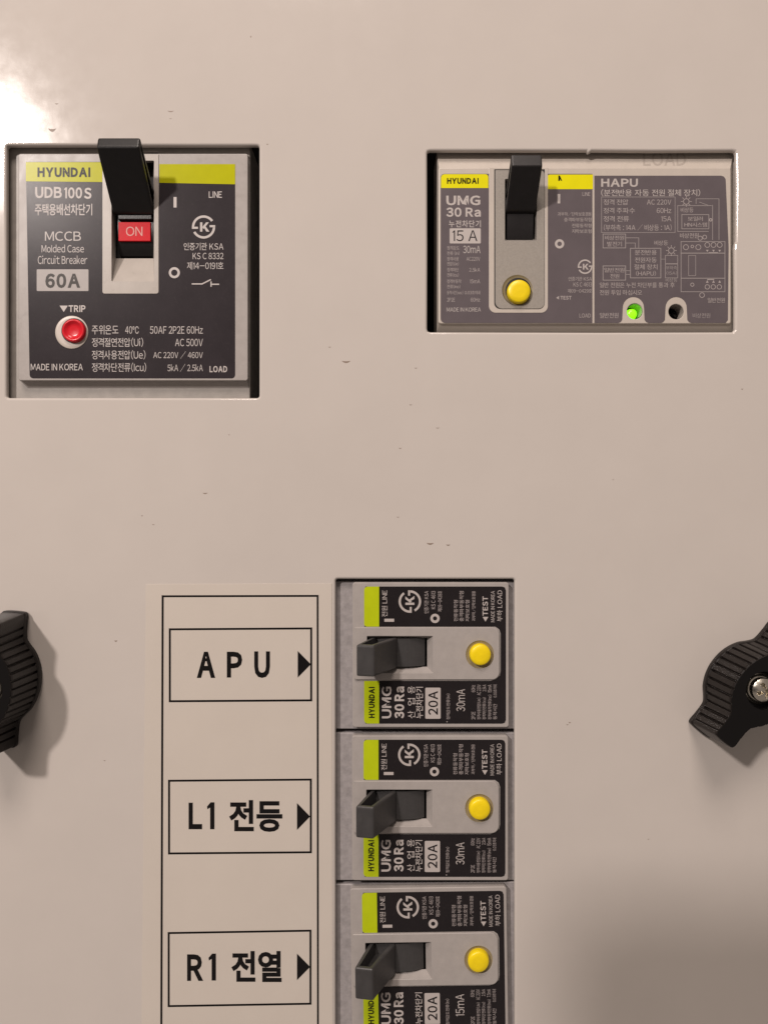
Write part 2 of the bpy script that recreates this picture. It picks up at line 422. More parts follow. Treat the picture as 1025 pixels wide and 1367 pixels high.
    ks_mark(plate, 272, 303, 15.5, h, M_PRINT)
    text(plate, '인증기관 KSA', (245.5, 324, 298.5, 334), h, M_PRINT)
    text(plate, 'KS C 8332', (257.5, 337.5, 298.5, 346), h, M_PRINT)
    text(plate, '제14-0191호', (250, 349.5, 298.5, 360), h, M_PRINT)
    flat(g := G(), [seg(257, 379, 270, 379, 1.6), seg(270, 379, 281, 373.5, 1.6), seg(282, 376.5, 282, 382, 1.6), seg(282, 379.5, 292, 379.5, 1.6)], h); g.build('switch_symbol', M_PRINT, plate)
    # trip button in its ring
    lathe(g := G(), 96, 443.5, [(22, hp-0.002), (22, hp+0.008), (21.4, hp+0.012), (19, hp+0.012), (18.8, hp+0.0125)], 44); g.build('trip_ring', M_CASEW, t)
    lathe(g := G(), 99, 441.5, [(16.8, hp+0.012), (16.6, hp+0.014), (16.3, hp+0.0145)], 40); g.build('trip_gap', M_DARK, t)
    lathe(g := G(), 99, 441.5, [(15.5, hp+0.01), (15.3, hp+0.085), (14.6, hp+0.11), (13.2, hp+0.12), (11.5, hp+0.105), (10.2, hp+0.075), (6, hp+0.065), (0.3, hp+0.063)], 44); g.build('trip_button', M_RED, t)
    # rotor
    g = G()
    base = M(180, 312, -0.05)
    rot_prof = []
    wdt = 49*S
    cxr = M(180.5, 300, -0.1).x
    zc = M(180, 300, 0).z
    R0 = 1.15
    loops = []
    for k in range(13):
        a = math.radians(-38 + 58*k/12)      # angle from the normal, negative = down
        z = zc + R0*math.sin(a)*0.9; hh = -0.16 - 0.75 + 0.75*math.cos(a)
        loops.append([Vector((cxr - wdt/2, -hh, z)), Vector((cxr + wdt/2, -hh, z))])
    vs = [v for lp in loops for v in lp]; fs = [[2*i, 2*i+1, 2*i+3, 2*i+2] for i in range(12)]
    g.add(vs, fs, True)
    for sgn, s in ((0, -1), (1, 1)):
        side = [lp[sgn] for lp in loops] + [Vector((loops[-1][sgn].x, 1.0, loops[-1][sgn].z)), Vector((loops[0][sgn].x, 1.0, loops[0][sgn].z))]
        g.add(side, [list(range(len(side)))])
    rotor = g.build('rotor', M_LEVER, t)
    g = G(); shape(g, rrect(157.5, 286, 203, 293, 1.5, 3), [], -0.3, -0.085, 0.02, 2); g.build('rib', M_LEVER, rotor)
    g = G(); shape(g, rrect(158.5, 296.5, 201, 321.5, 0.6, 2), [], -0.3, -0.135, 0.006, 1); fl = g.build('on_flag', M_REDF, rotor, 'red flag printed ON')
    text(rotor, 'ON', (168.5, 302.5, 190.5, 315), -0.131, M_PINK)
    # lever
    z0 = M(180, 283, 0).z
    def fr(a, c, h): return Vector((cxr - 0.02 + c, -h, z0 + a))
    zt = M(180, 197, 0.97).z - z0; zt2 = M(180, 182.5, 0.93).z - z0
    prof = [(-0.05, -0.10), (0.0, 0.0), (zt, 0.99), (zt2, 0.90), (0.62, 0.02), (0.5, -0.25)]
    g = G(); prism_lever(g, prof, 54*S, None, bev=0.05, pocket=(0.07, 0.22), pocket_side=0, frame=fr)
    g.build('lever', M_LEVER, t)
    return t
main_breaker()

# ------------------------------------------------------------------ wide breaker with the change-over unit (upper right)
def wide_breaker():
    t = thing('changeover_breaker', 777, 322, 'wide mauve grey breaker with glowing green lamp and printed circuit diagram', 'circuit breaker')
    hf = -0.08
    g = G()
    body = rrect(585, 224, 975, 432, 3, 4)
    shape(g, body, [rrect(673, 240, 716.5, 322, 1, 2), circ(847, 415.5, 10.3, 30), circ(902, 416, 10, 30)], hf-0.4, hf, 0.02, 2)
    # sloping top and bottom edges
    loft(g, [at([(583, 204), (978, 204), (978, 445), (583, 445)], -0.3), at([(586, 226), (974, 226), (974, 430), (586, 430)], hf-0.012)])
    g.build('case', M_CASEW, t)
    g = G(); shape(g, rrect(583.5, 196, 980, 450, 2), [rrect(668, 235, 720, 330), circ(847, 416, 15, 20), circ(902, 416, 15, 20)], -1.5, -0.3, 0.02); g.build('case_base', M_CASEW, t)
    text(t, 'LOAD', (858, 203, 915, 221), -0.2, M_MOULD, bold=0.01, name='moulded_lettering', slope=lambda y: -0.3 + (y-204)/22*(0.3-0.092) + 0.006)
    hp = hf + 0.006
    # name plate: a rounded sheet with two arches cut out of its lower edge
    def arch(cx):
        out = []
        w = 14.2; y0 = 431; yt = 396.5+14
        out += [(cx-w-6, y0), (cx-w-3, y0-1.2), (cx-w-0.8, y0-4)]
        for i in range(13):
            a = math.radians(180 + 15*i); out.append((cx + w*math.cos(a), yt + w*math.sin(a)))
        out += [(cx+w+0.8, y0-4), (cx+w+3, y0-1.2), (cx+w+6, y0)]
        return out
    left = rrect(588, 232, 651, 431, 0, 6, (5, 0, 0, 6))
    pts = rrect(588, 232, 790, 431, 0, 6, (5, 0, 0, 6))
    g = G()
    shape(g, rrect(588, 232, 790.3, 431, 0, 6, (5, 0, 0, 6)), [rrect(656, 233.5, 729, 415, 0, 6, (0, 0, 9, 9))], hf-0.004, hp)
    plate = g.build('name_plate', M_PLATE2, t)
    o2 = rrect(793, 234, 968.5, 431, 0, 6, (0, 7, 0, 0))
    o2 = [(793, 234.5)] + [(962, 234.5), (965.5, 235.6), (968, 239)] + [(972, 330), (971, 427), (968, 431)] + arch(902)[::-1] + arch(845)[::-1] + [(793, 431)]
    g = G(); shape(g, o2, [], hf-0.004, hp); plate2 = g.build('diagram_plate', M_PLATE2, t)
    h = hp + 0.002; h2 = h + 0.002
    # pale surround, grey insert
    g = G(); shape(g, rrect(652.5, 224, 731, 417.5, 0, 7, (0, 0, 9, 9)), [rrect(659.5, 226, 727, 412.5, 0, 7, (0, 0, 9, 8))], hf-0.002, hf+0.014, 0.004, 1); g.build('insert_surround', M_CASEW, t)
    g = G(); shape(g, rrect(661, 227, 726.5, 412, 0, 7, (0, 6, 8, 9)), [rrect(673.8, 239, 716.2, 321.5, 1, 2), circ(690.5, 387.5, 20.5, 36)], hf+0.0, hf+0.03, 0.006, 1); ins = g.build('insert_plate', M_INSERT, t)
    g = G(); shape(g, rrect(659.2, 225.5, 727.2, 413, 0, 7, (0, 0, 9, 8)), [rrect(673.5, 238, 716.5, 322, 1, 2), circ(690.5, 387.5, 20.2, 36)], hf-0.0, hf+0.0075); g.build('shadow_gap', M_DARK, t)
    g = G()
    loft(g, [at([(673.8, 239), (716.2, 239), (716.2, 321.5), (673.8, 321.5)], hf+0.02)[::-1], at([(673.8, 239), (712, 239), (712, 319), (673.8, 319)], -0.35)[::-1]])
    g.build('lever_well', M_CASED, t)
    g = G(); shape(g, rrect(664, 228, 722, 330), [], -0.5, -0.36); g.build('well_floor', M_DARK, t)
    # yellow test button
    lathe(g := G(), 690.5, 387.5, [(20.4, hf+0.028), (18.5, hf+0.012), (18, hf+0.009), (1, hf+0.009)], 44); g.build('button_dish', M_RING, t)
    lathe(g := G(), 691.5, 388, [(17.3, hf+0.0), (17.2, hf+0.0115), (1, hf+0.0117)], 40); g.build('button_gap', M_DARK, t)
    lathe(g := G(), 693, 388.2, [(15.6, hf+0.0), (15.5, hf+0.09), (15.0, hf+0.13), (13.5, hf+0.15), (8, hf+0.156), (0.3, hf+0.158)], 44); g.build('test_button', M_YEL, t)
    # lever
    cxr = M(694.5, 300, -0.05).x
    zc = M(0, 290, 0).z
    loops = []
    wdt = 35*S
    for k in range(11):
        a = math.radians(-33 + 53*k/10)
        z = zc + 0.85*math.sin(a); hh = -0.09 - 0.5 + 0.5*math.cos(a)
        loops.append([Vector((cxr - wdt/2, -hh, z)), Vector((cxr + wdt/2, -hh, z))])
    g = G(); vs = [v for lp in loops for v in lp]; g.add(vs, [[2*i, 2*i+1, 2*i+3, 2*i+2] for i in range(10)], True)
    for q in (0, 1):
        side = [lp[q] for lp in loops] + [Vector((loops[-1][q].x, 0.6, loops[-1][q].z)), Vector((loops[0][q].x, 0.6, loops[0][q].z))]
        g.add(side, [list(range(len(side)))])
    g.build('rotor', M_LEVERG if False else M_LEVER2, t)
    z0 = M(0, 281, 0).z
    def fr(a, c, h): return Vector((cxr + 0.0 + c, -h, z0 + a))
    zt = M(0, 222.5, 0.72).z - z0; zt2 = M(0, 205, 0.72).z - z0
    prof = [(-0.04, -0.12), (0.0, 0.0), (zt, 0.76), (zt2, 0.68), (0.50, 0.0), (0.4, -0.2)]
    g = G(); prism_lever(g, prof, 39.5*S, None, bev=0.04, pocket=(0.06, 0.16), pocket_side=0, frame=fr)
    g.build('lever', M_LEVER2, t)
    # lamps
    for cx, cy, on in ((847, 415.5, 1), (902, 416, 0)):
        g = G(); c_ = circ(cx, cy, 9.7, 30)
        loft(g, [at(c_, hf+0.002)[::-1], at(c_, hf-0.45)[::-1]]); g.build('lamp_socket', M_LEDW if on else M_DARK, t, 'socket with green lamp glow painted in' if on else 'dark empty socket')
    lathe(g := G(), 843.8, 418.5, [(7.6, hf-0.45), (7.5, hf-0.12), (6.6, hf-0.05), (5, hf-0.02), (2.5, hf-0.008), (0.3, hf-0.005)], 30); g.build('green_lamp', M_LED, t, 'lit green lamp')
    lathe(g := G(), 899, 420, [(6, hf-0.45), (5.8, hf-0.36), (4, hf-0.3), (0.3, hf-0.28)], 24); g.build('dark_lamp', M_LEVER, t, 'unlit dark lamp')
    # lime bands and words
    flat(g := G(), [rrect(588.5, 232.5, 651.5, 251, 0, 5, (5, 4, 0, 0))], h); g.build('lime_band', M_LIME2, plate)
    flat(g := G(), [rrect(730.5, 233, 791, 252.5, 0, 5, (3, 0, 0, 0))], h); g.build('lime_band', M_LIME2, plate)
    text(plate, 'HYUNDAI', (596.5, 237.5, 638.5, 245.5), h2, M_INK, bold=0.055)
    flat(g := G(), [[(745, 234), (747, 234.5), (750, 241.5), (748, 241), (747.5, 239), (746.5, 241.5), (744.8, 241.5)]], h2); g.build('ink_mark', M_INK, plate)
    text(plate, 'UMG', (595.5, 261, 641, 274), h, M_PRINT, bold=0.035)
    text(plate, '30 Ra', (595.5, 277, 641.5, 289.5), h, M_PRINT, bold=0.035)
    text(plate, '누전차단기', (599, 294, 641.5, 303.5), h, M_PRINT, bold=0.01, spacing=1.25)
    flat(g := G(), [rrect(600, 304.8, 641.5, 325, 1, 2)], h); g.build('rating_tag', M_PRINT, plate)
    text(plate, '15 A', (603.5, 307.5, 637, 322), h2, M_PLATE1)
    text(plate, '30mA', (618, 328, 641, 338), h, M_PRINT)
    for i, (a, x1, b_, bx) in enumerate((('정격감도', 613, '', 0), ('전류 (In)', 613, '', 0), ('정격사용', 612, 'AC220V', 622.5), ('전압(Ue)', 612, '', 0), ('정격차단', 612, '2.5kA', 626), ('전류(Icu)', 612, '', 0),
                             ('정격부동작', 615.5, '15mA', 627), ('전류(Ino)', 614, '', 0), ('동작시간(sec)', 618, '0.03초이내', 620), ('2P2E', 607, '60Hz', 628))):
        y = (328.5, 335.5, 343, 349.5, 357.5, 364.5, 373, 380, 388, 397.5)[i]
        text(plate, a, (596.5, y, x1, y+5.2), h, M_PRINTD)
        if b_: text(plate, b_, (bx, y, 640.5, y+5.2), h, M_PRINTD)
    text(plate, 'MADE IN KOREA', (596, 410.5, 641.5, 416), h, M_PRINT)
    flat(g := G(), [[(743.8, 259), (747.4, 259), (747.4, 271.5), (743.8, 271.5)]], h); g.build('on_symbol', M_PRINT, plate)
    flat_ring(g := G(), 746.5, 325.5, 3.0, 6.2, h); g.build('off_symbol', M_PRINT, plate)
    text(plate, 'LINE', (777, 256.5, 787.5, 261.5), h, M_PRINTD)
    for s, x0, y in (('과부하/단락보호겸용', 744, 283), ('충격파부동작형', 752.5, 290.5), ('전류동작형', 763, 298.5), ('지락보호형', 763, 306)):
        text(plate, s, (x0, y, 789, y+5.4), h, M_PRINTD)
    ks_mark(plate, 780.5, 356, 9.7, h, M_PRINT)
    for s, x0, y in (('인증기관 KSA', 758.5, 369.5), ('KS C 4613', 765, 377), ('제09-0429호', 757.5, 385.5)):
        text(plate, s, (x0, y, 789.5, y+5.6), h, M_PRINTD)
    flat(g := G(), [[(742, 397.5), (745.8, 395), (745.8, 400)]], h); g.build('arrow', M_PRINTD, plate)
    text(plate, 'TEST', (747.5, 395, 762.5, 400), h, M_PRINTD, bold=0.035)
    text(plate, 'LOAD', (773, 418.5, 788, 424), h, M_PRINTD)
    p = plate2
    text(p, 'HAPU', (802, 238.5, 851, 249.5), h, M_PRINT, bold=0.035)
    text(p, '(분전반용 자동 전원 절체 장치)', (802, 252.5, 934, 262), h, M_PRINT)
    for s, x1, s2, x2, y in (('정격 전압', 838, 'AC 220V', 863, 266), ('정격 주파수', 847, '60Hz', 876, 277.3), ('정격 전류', 839, '15A', 882, 288.3)):
        text(p, s, (805, y, x1, y+7.6), h, M_PRINTD); text(p, s2, (x2, y+0.4, 895.5, y+7.2), h, M_PRINTD)
    text(p, '(부하측 : 14A / 비상등 : 1A)', (805.5, 299.5, 896, 308), h, M_PRINTD)
    flat(g := G(), box_lines(802.5, 263, 900.5, 310.5, 0.7), h); g.build('printed_frame', M_PRINTB, p)
    def lines(pl, nm='diagram_line', w=0.9, m=M_PRINTB):
        flat(g := G(), [q for q in pl], h); g.build(nm, m, p)
    lines(box_lines(804.5, 312.5, 834.5, 331), 'printed_frame'); text(p, '비상전원', (807, 314.5, 832.5, 320.5), h, M_PRINTD); text(p, '발전기', (810, 322.5, 829.5, 329), h, M_PRINTD)
    lines(box_lines(804.5, 355, 834.5, 374), 'printed_frame'); text(p, '일반전원', (806, 357.5, 833, 363.5), h, M_PRINTD); text(p, '전원', (814, 365.5, 826, 371.5), h, M_PRINTD)
    lines(box_lines(841, 331.5, 881.5, 371), 'printed_frame')
    for s, x0, x1, y in (('분전반용', 847, 876, 333.5), ('전원자동', 847, 876, 343.5), ('절체 장치', 846, 877, 352.8), ('(HAPU)', 848.5, 875, 361.5)):
        text(p, s, (x0, y, x1, y+7), h, M_PRINTD)
    lines([seg(834.5, 317.5, 852, 317.5, .8), seg(852, 317.5, 852, 331, .8), seg(834.5, 324.5, 847.5, 324.5, .8), seg(847.5, 324.5, 847.5, 331, .8), seg(834.5, 361.5, 841, 361.5, .8), seg(834.5, 366.5, 841, 366.5, .8)])
    text(p, '비상등', (873, 321, 891, 327.5), h, M_PRINTD)
    def sun(cx, cy, r):
        g = G(); flat_ring(g, cx, cy, r-0.9, r, h, n=20)
        flat(g, [seg(cx+(r+1)*math.cos(a), cy+(r+1)*math.sin(a), cx+(r+2.6)*math.cos(a), cy+(r+2.6)*math.sin(a), 0.8) for a in [math.pi/4*i for i in range(8)]], h)
        g.build('lamp_symbol', M_PRINTD, p)
    sun(895.5, 334.5, 4.2); sun(915.5, 269, 4.2)
    lines(box_lines(887.5, 341, 904, 352, .8) + [seg(881.5, 346, 887, 346, .7)]); lines(box_lines(887.5, 352.5, 904, 371, .8))
    for s, x0, x1, y in (('부하측', 888.5, 903, 355), ('(15A)', 889, 903, 362), ('비상등', 888, 903.5, 371.5)): text(p, s, (x0, y, x1, y+5), h, M_PRINTB)
    text(p, '일반 전원은 누전 차단부를 통과 후', (800, 377, 900, 384), h, M_PRINTD)
    text(p, '전원 투입 하십시오', (800, 387, 856.5, 394), h, M_PRINTD)
    text(p, '일반전원', (800, 417.5, 825, 424.5), h, M_PRINTD); text(p, '비상전원', (924, 418, 947.5, 424.5), h, M_PRINTB)
    lines(box_lines(904, 274.5, 949, 311, .8)[0:1] + [seg(904, 274.5, 904, 309, .8), seg(904, 309, 945, 309, .8), seg(950.5, 274, 950.5, 320, .8), seg(928.5, 265.5, 959, 265.5, .8), seg(959, 265.5, 959, 320, .8), seg(928.5, 265.5, 928.5, 272, .8), seg(933, 270, 944, 274, .8)])
    text(p, '비상등', (908, 277, 925, 283.5), h, M_PRINTD)
    lines(box_lines(909.5, 286.5, 945.5, 305.5, .9), 'printed_frame'); text(p, '보일러', (917.5, 289, 937.5, 295), h, M_PRINTD); text(p, 'HN시스템', (913, 297, 943, 303), h, M_PRINTD)
    flat_ring(g := G(), 948, 293.5, 1.1, 2.2, h, n=14); g.build('terminal_symbol', M_PRINTD, p)
    text(p, '비상전원', (907, 311, 932, 318), h, M_PRINTD)
    lines(box_lines(908.5, 322.5, 967, 389.5, .9) + [seg(908.5, 338, 967, 338, 1.2), seg(908.5, 371.5, 967, 371.5, 1.1)] , 'printed_frame')
    lines(box_lines(918.5, 341, 928, 368, .7), 'printed_frame')
    g = G()
    for cx, cy, r in ((915, 330, 3.8), (923.5, 329, 2.2), (931.5, 330, 3.8), (943.5, 327, 3.7), (951.8, 327, 3.7), (960, 327, 3.7), (923.5, 380, 2.6), (943.5, 383, 3.4), (951.5, 383, 3.4), (959.5, 383, 3.4), (934, 318, 3.2), (940, 316.5, 3), (936.5, 394, 3.6)):
        flat_ring(g, cx, cy, r-0.8, r, h, n=18)
    g.build('terminal_symbol', M_PRINTD, p)
    g = G()
    for cx in (943.5, 951.8, 960):
        flat(g, [[(cx-1.8, 333.5), (cx+1.8, 333.5), (cx, 336.5)]], h); flat(g, [[(cx-1.8, 377.5), (cx+1.8, 377.5), (cx, 374)]], h)
    flat(g, [seg(946, 337.4, 957, 337.4, 1.3), seg(944, 373.2, 952, 373.2, 1.3)], h+0.001)
    g.build('arrow', M_PRINTD, p)
    text(p, '일반전원', (944, 397.5, 967, 404), h, M_PRINTD)
    return t
M_LEVER2 = plastic('lever_soft_black', (0.014, 0.0125, 0.013, 1), 0.38, spec=0.3, bump=0.5, bscale=35, mottled=0.15, mscale=6, dust=0.02)
wide_breaker()

# ------------------------------------------------------------------ the column of small breakers
def small_breaker(dy, label, ma, use, hyun_y, tilt, seed, dx=0):
    """one small breaker; built where the topmost stands and then moved down its column"""
    t = thing('small_breaker', 575, 875, label, 'circuit breaker', 'small breakers in the column')
    hf = 0.0
    g = G()
    shape(g, rrect(470.5, 777.5, 679, 971, 3.5, 4), [rrect(488, 849, 577, 899, 1, 2)], -0.25, hf, 0.022, 2)
    g.build('case', M_CASE, t)
    g = G(); shape(g, rrect(446, 776, 690, 973, 2, 3), [rrect(486, 846, 580, 902)], -1.6, -0.20, 0.02); g.build('case_base', M_SHOULD, t)
    g = G(); shape(g, rrect(480, 840, 590, 906), [], -1.0, -0.5); g.build('well_floor', M_DARK, t)
    hp = hf + 0.006
    g = G()
    shape(g, rrect(486.5, 783, 675, 966, 0, 6, (5, 6, 6, 5)), [], hf-0.003, hp) if False else None
    # plate is an outline that leaves the raised surround free
    outl = [(488, 783)] + [(670, 783), (673.5, 784.2), (675, 788), (675, 961), (673.5, 964.8), (670, 966), (488, 966), (486.5, 963), (486.5, 909), (655, 909), (662, 907), (667, 902), (668, 896), (668, 846), (666, 840), (661, 836.5), (486.5, 836.5), (486.5, 786)]
    shape(g, outl, [], hf-0.003, hp)
    plate = g.build('name_plate', M_PLATE3, t)
    # raised surround
    g = G(); shape(g, rrect(473, 837.5, 666.5, 907.5, 0, 7, (1, 10, 10, 3)), [rrect(490, 849.5, 577.5, 898, 1, 2), circ(640.5, 874, 18.5, 36)], hf-0.003, hf+0.05, 0.018, 2)
    g.build('lever_surround', M_CASE, t)
    g = G()
    loft(g, [at([(490, 849.5), (577.5, 849.5), (577.5, 898), (490, 898)], hf+0.035)[::-1], at([(490, 851.5), (570, 851.5), (570, 890), (490, 890)], -0.16)[::-1]])
    g.build('lever_well', M_CASE, t)
    # test button
    lathe(g := G(), 640.5, 874, [(18.9, hf+0.047), (18.0, hf+0.036), (16.0, hf+0.02), (1, hf+0.014)], 44); g.build('button_dish', M_RINGG, t)
    lathe(g := G(), 640.8, 874.4, [(15.0, hf-0.0), (14.9, hf+0.0185), (1, hf+0.019)], 40); g.build('button_gap', M_DARK, t)
    lathe(g := G(), 641.5, 874.8, [(14.3, hf+0.0), (14.2, hf+0.12), (13.5, hf+0.165), (12, hf+0.185), (7, hf+0.192), (0.3, hf+0.194)], 44, tilt=(-0.10, 0.05) if seed == 3 else (0, 0)); g.build('test_button', M_YEL, t)
    # rotor
    zc = M(0, 871.5, 0).z; wdt = 37.5*S
    loops = []
    xc = M(538, 0, 0).x
    for k in range(11):
        a = math.radians(-30 + 72*k/10)
        x = xc + 0.78*math.sin(a); hh = -0.02 - 0.55 + 0.55*math.cos(a)
        loops.append([Vector((x, -hh, zc - wdt/2)), Vector((x, -hh, zc + wdt/2))])
    g = G(); vs = [v for lp in loops for v in lp]; g.add(vs, [[2*i, 2*i+2, 2*i+3, 2*i+1] for i in range(10)], False)
    for q in (0, 1):
        side = [lp[q] for lp in loops] + [Vector((loops[-1][q].x, 0.45, loops[-1][q].z)), Vector((loops[0][q].x, 0.45, loops[0][q].z))]
        g.add(side, [list(range(len(side)))])
    g.build('rotor', M_LEVERG, t)
    # lever, leaning to the left, hollow on both sides
    x0 = M(528, 0, 0.05).x
    def fr(a, c, h): return Vector((x0 - a, -h, zc + c))
    xa = x0 - M(499.5, 0, 0.95).x; xb = x0 - M(475.5, 0, 0.90).x
    prof = [(-0.06, -0.12), (-0.02, 0.03), (xa, 0.98), (xb, 0.90), (0.62, 0.06), (0.5, -0.2)]
    g = G(); prism_lever(g, prof, 40*S, None, bev=0.05, pocket=(0.05, 0.3), pocket_side=1, frame=fr)
    g.build('lever', M_LEVERG, t)
    # printed words
    h = hp + 0.002; h2 = h + 0.002
    flat(g := G(), [rrect(486, 783, 506, 836.5, 0, 5, (5, 0, 0, 4))], h); g.build('lime_band', M_LIME3, plate)
    flat(g := G(), [rrect(486, 909, 506, 966, 0, 5, (0, 0, 0, 5))], h); g.build('lime_band', M_LIME3, plate)
    T = lambda s, b, m=M_PRINT, bold=0.0, hh=h, sp=1.0: text(plate, s, (b[0]+dx, b[1], b[2]+dx, b[3]), hh, m, rot=90, bold=bold, spacing=sp)
    def T(s, b, m=M_PRINT, bold=0.0, hh=h, sp=1.0):
        k = (s, bold, sp)
        return text(plate, s, b, hh, m, rot=1, bold=bold, spacing=sp)
    T('HYUNDAI', (492.3, 917, 500.2, 958.5), M_INK, 0.055, h2)
    T('UMG', (509.5, 916.5, 522.5, 959), M_PRINT, 0.03)
    T('30', (526.5, 940, 539.5, 959), M_PRINT, 0.045); T('Ra', (526.5, 916.5, 539.5, 936), M_PRINT, 0.045)
    if use:
        T('산', (544, 949, 554, 959)); T('업', (544, 932, 554, 942)); T('용', (544, 916, 554, 926))
    T('누전차단기', (555, 917, 564.5, 959), M_PRINT, 0.01)
    flat(g := G(), [rrect(567.5, 918, 588, 959.5, 1.5, 3)], h); g.build('rating_tag', M_PRINT, plate)
    T('20A', (571.5, 922.5, 584.5, 954.5), M_PLATE3, 0.02, h2)
    T('정격감도전류(In)', (595.5, 926, 600.5, 960.5), M_PRINTD)
    T(ma, (609, 920, 620.5, 949.5))
    flat(g := G(), [rrect(0, 0, 1, 1)] if False else [circ(596.5, 963.5, 0.8, 8)], h); g.build('print_speck', M_PRINTD, plate)
    for s, x, y0, y1, s2, ya, yb in (('2P2E', 629, 950, 960.5, '60Hz', 914.5, 924), ('정격사용전압(Ue)', 636.5, 931.5, 960.5, 'AC 220V', 914, 928), ('정격차단전류(Icu)', 643.5, 931, 960.5, '2.5kA', 914, 923), ('정격부동작전류(Ino)', 651, 927.5, 960.5, ('15mA' if ma == '30mA' else '7.5mA'), 914, 924.5), ('동작시간', 658, 939.5, 960.5, '0.03초이내', 914, 931)):
        T(s, (x, y0, x+5.0, y1), M_PRINTD); T(s2, (x, ya, x+5.0, yb), M_PRINTD)
    T('전원 LINE', (509.5, 788, 517, 823.5))
    flat(g := G(), [[(513, 826), (526, 826), (526, 830), (513, 830)]], h); g.build('on_symbol', M_PRINT, plate)
    flat_ring(g := G(), 580.5, 825.5, 2.8, 6.2, h); g.build('off_symbol', M_PRINT, plate)
    ks_mark(plate, 547, 803, 15, h, M_PRINT, rot=90)
    T('인증기관 KSA', (566, 789, 572, 819), M_PRINTD); T('KS C 4613', (575.5, 789, 581, 813), M_PRINTD); T('제09-0428호', (584, 789, 590, 816.5), M_PRINTD)
    T('전류동작형', (605.5, 801, 611, 829.5), M_PRINTD); T('충격파부동작형', (613, 789, 618.8, 829.5), M_PRINTD); T('지락보호형', (621, 801, 626.5, 829.5), M_PRINTD); T('과부하/단락보호겸용', (629.5, 789, 634.5, 829), M_PRINTD)
    flat(g := G(), [[(644, 823.5), (651.5, 823.5), (647.75, 829.8)]], h); g.build('arrow', M_PRINT, plate)
    T('TEST', (643.8, 796, 651, 822), M_PRINT, 0.03)
    T('MADE IN KOREA', (655, 789, 660, 830.5)); T('부하 LOAD', (663, 788, 670.5, 829.5), M_PRINT)
    # move it down the column
    t.location.z -= dy * S
    t.location.x += dx * S
    if tilt: t.rotation_euler = (0, math.radians(tilt), 0)
    return t
small_breaker(0, 'topmost of the three stacked small breakers, beside the box lettered A P U', '30mA', True, 0, 0, 1)
small_breaker(204.5, 'middle of the three stacked small breakers, beside the box lettered L1, rated 30mA', '30mA', True, 0, 0, 2, dx=-0.8)
small_breaker(407.5, 'lowest of the three stacked small breakers, printed 15mA, beside box R1', '15mA', False, 0, -0.8, 3, dx=-1.8)

# ------------------------------------------------------------------ stuck-on paper label sheet
def label_sheet():
    t = thing('label_sheet', 318, 1080, 'pale stuck-on paper strip printed with black boxes lettered A P U, L1 and R1', 'label')
    g = G(); shape(g, [(195, 780), (443, 779), (444, 1420), (189, 1420)], [], 0.0, 0.010, 0.002, 1)
    sh = g.build('paper', M_SHEET, t)
    h = 0.012; h2 = 0.0135
    flat(g := G(), [seg(217.5, 796, 424, 795.5, 2.6), seg(424, 795.5, 424.5, 1415, 2.5), seg(217.5, 796, 215.5, 1415, 2.8)], h); g.build('outer_frame', M_INK, sh)
    for (x0, y0, x1, y1, s) in ((227, 839.5, 415.5, 935.5, 0.6), (226, 1041.5, 415, 1138.5, 0.8), (225.5, 1244, 414.5, 1341.5, 1.6)):
        flat(g := G(), [seg(x0, y0+s, x1, y0-s, 2.7), seg(x1, y0-s, x1, y1-s, 2.7), seg(x1, y1-s, x0, y1+s, 2.7), seg(x0, y1+s, x0, y0+s, 2.7)], h); g.build('printed_box', M_INK, sh)
    for (x0, y0, x1, y1) in ((397.5, 869, 415, 904.5), (396.5, 1072, 414, 1108), (396.5, 1273, 414, 1308.5)):
        flat(g := G(), [[(x0, y0), (x1, (y0+y1)/2), (x0, y1)]], h2 + 0.001); g.build('arrow', M_INK, sh)
    T = lambda s, b, bold=0.04: text(sh, s, b, h2, M_INK, bold=bold)
    T('A', (263, 870, 287.5, 905)); T('P', (303, 870, 323.5, 904.5)); T('U', (339.5, 869.5, 360.5, 905))
    T('L', (252, 1071.5, 270, 1107)); T('1', (276.5, 1071, 286.5, 1107)); T('전등', (306, 1068, 377, 1110.5), 0.032)
    T('R', (250, 1274, 271.5, 1309.5)); T('1', (278.5, 1273, 288.5, 1309)); T('전열', (309, 1269.5, 376, 1311), 0.032)
    return t
label_sheet()

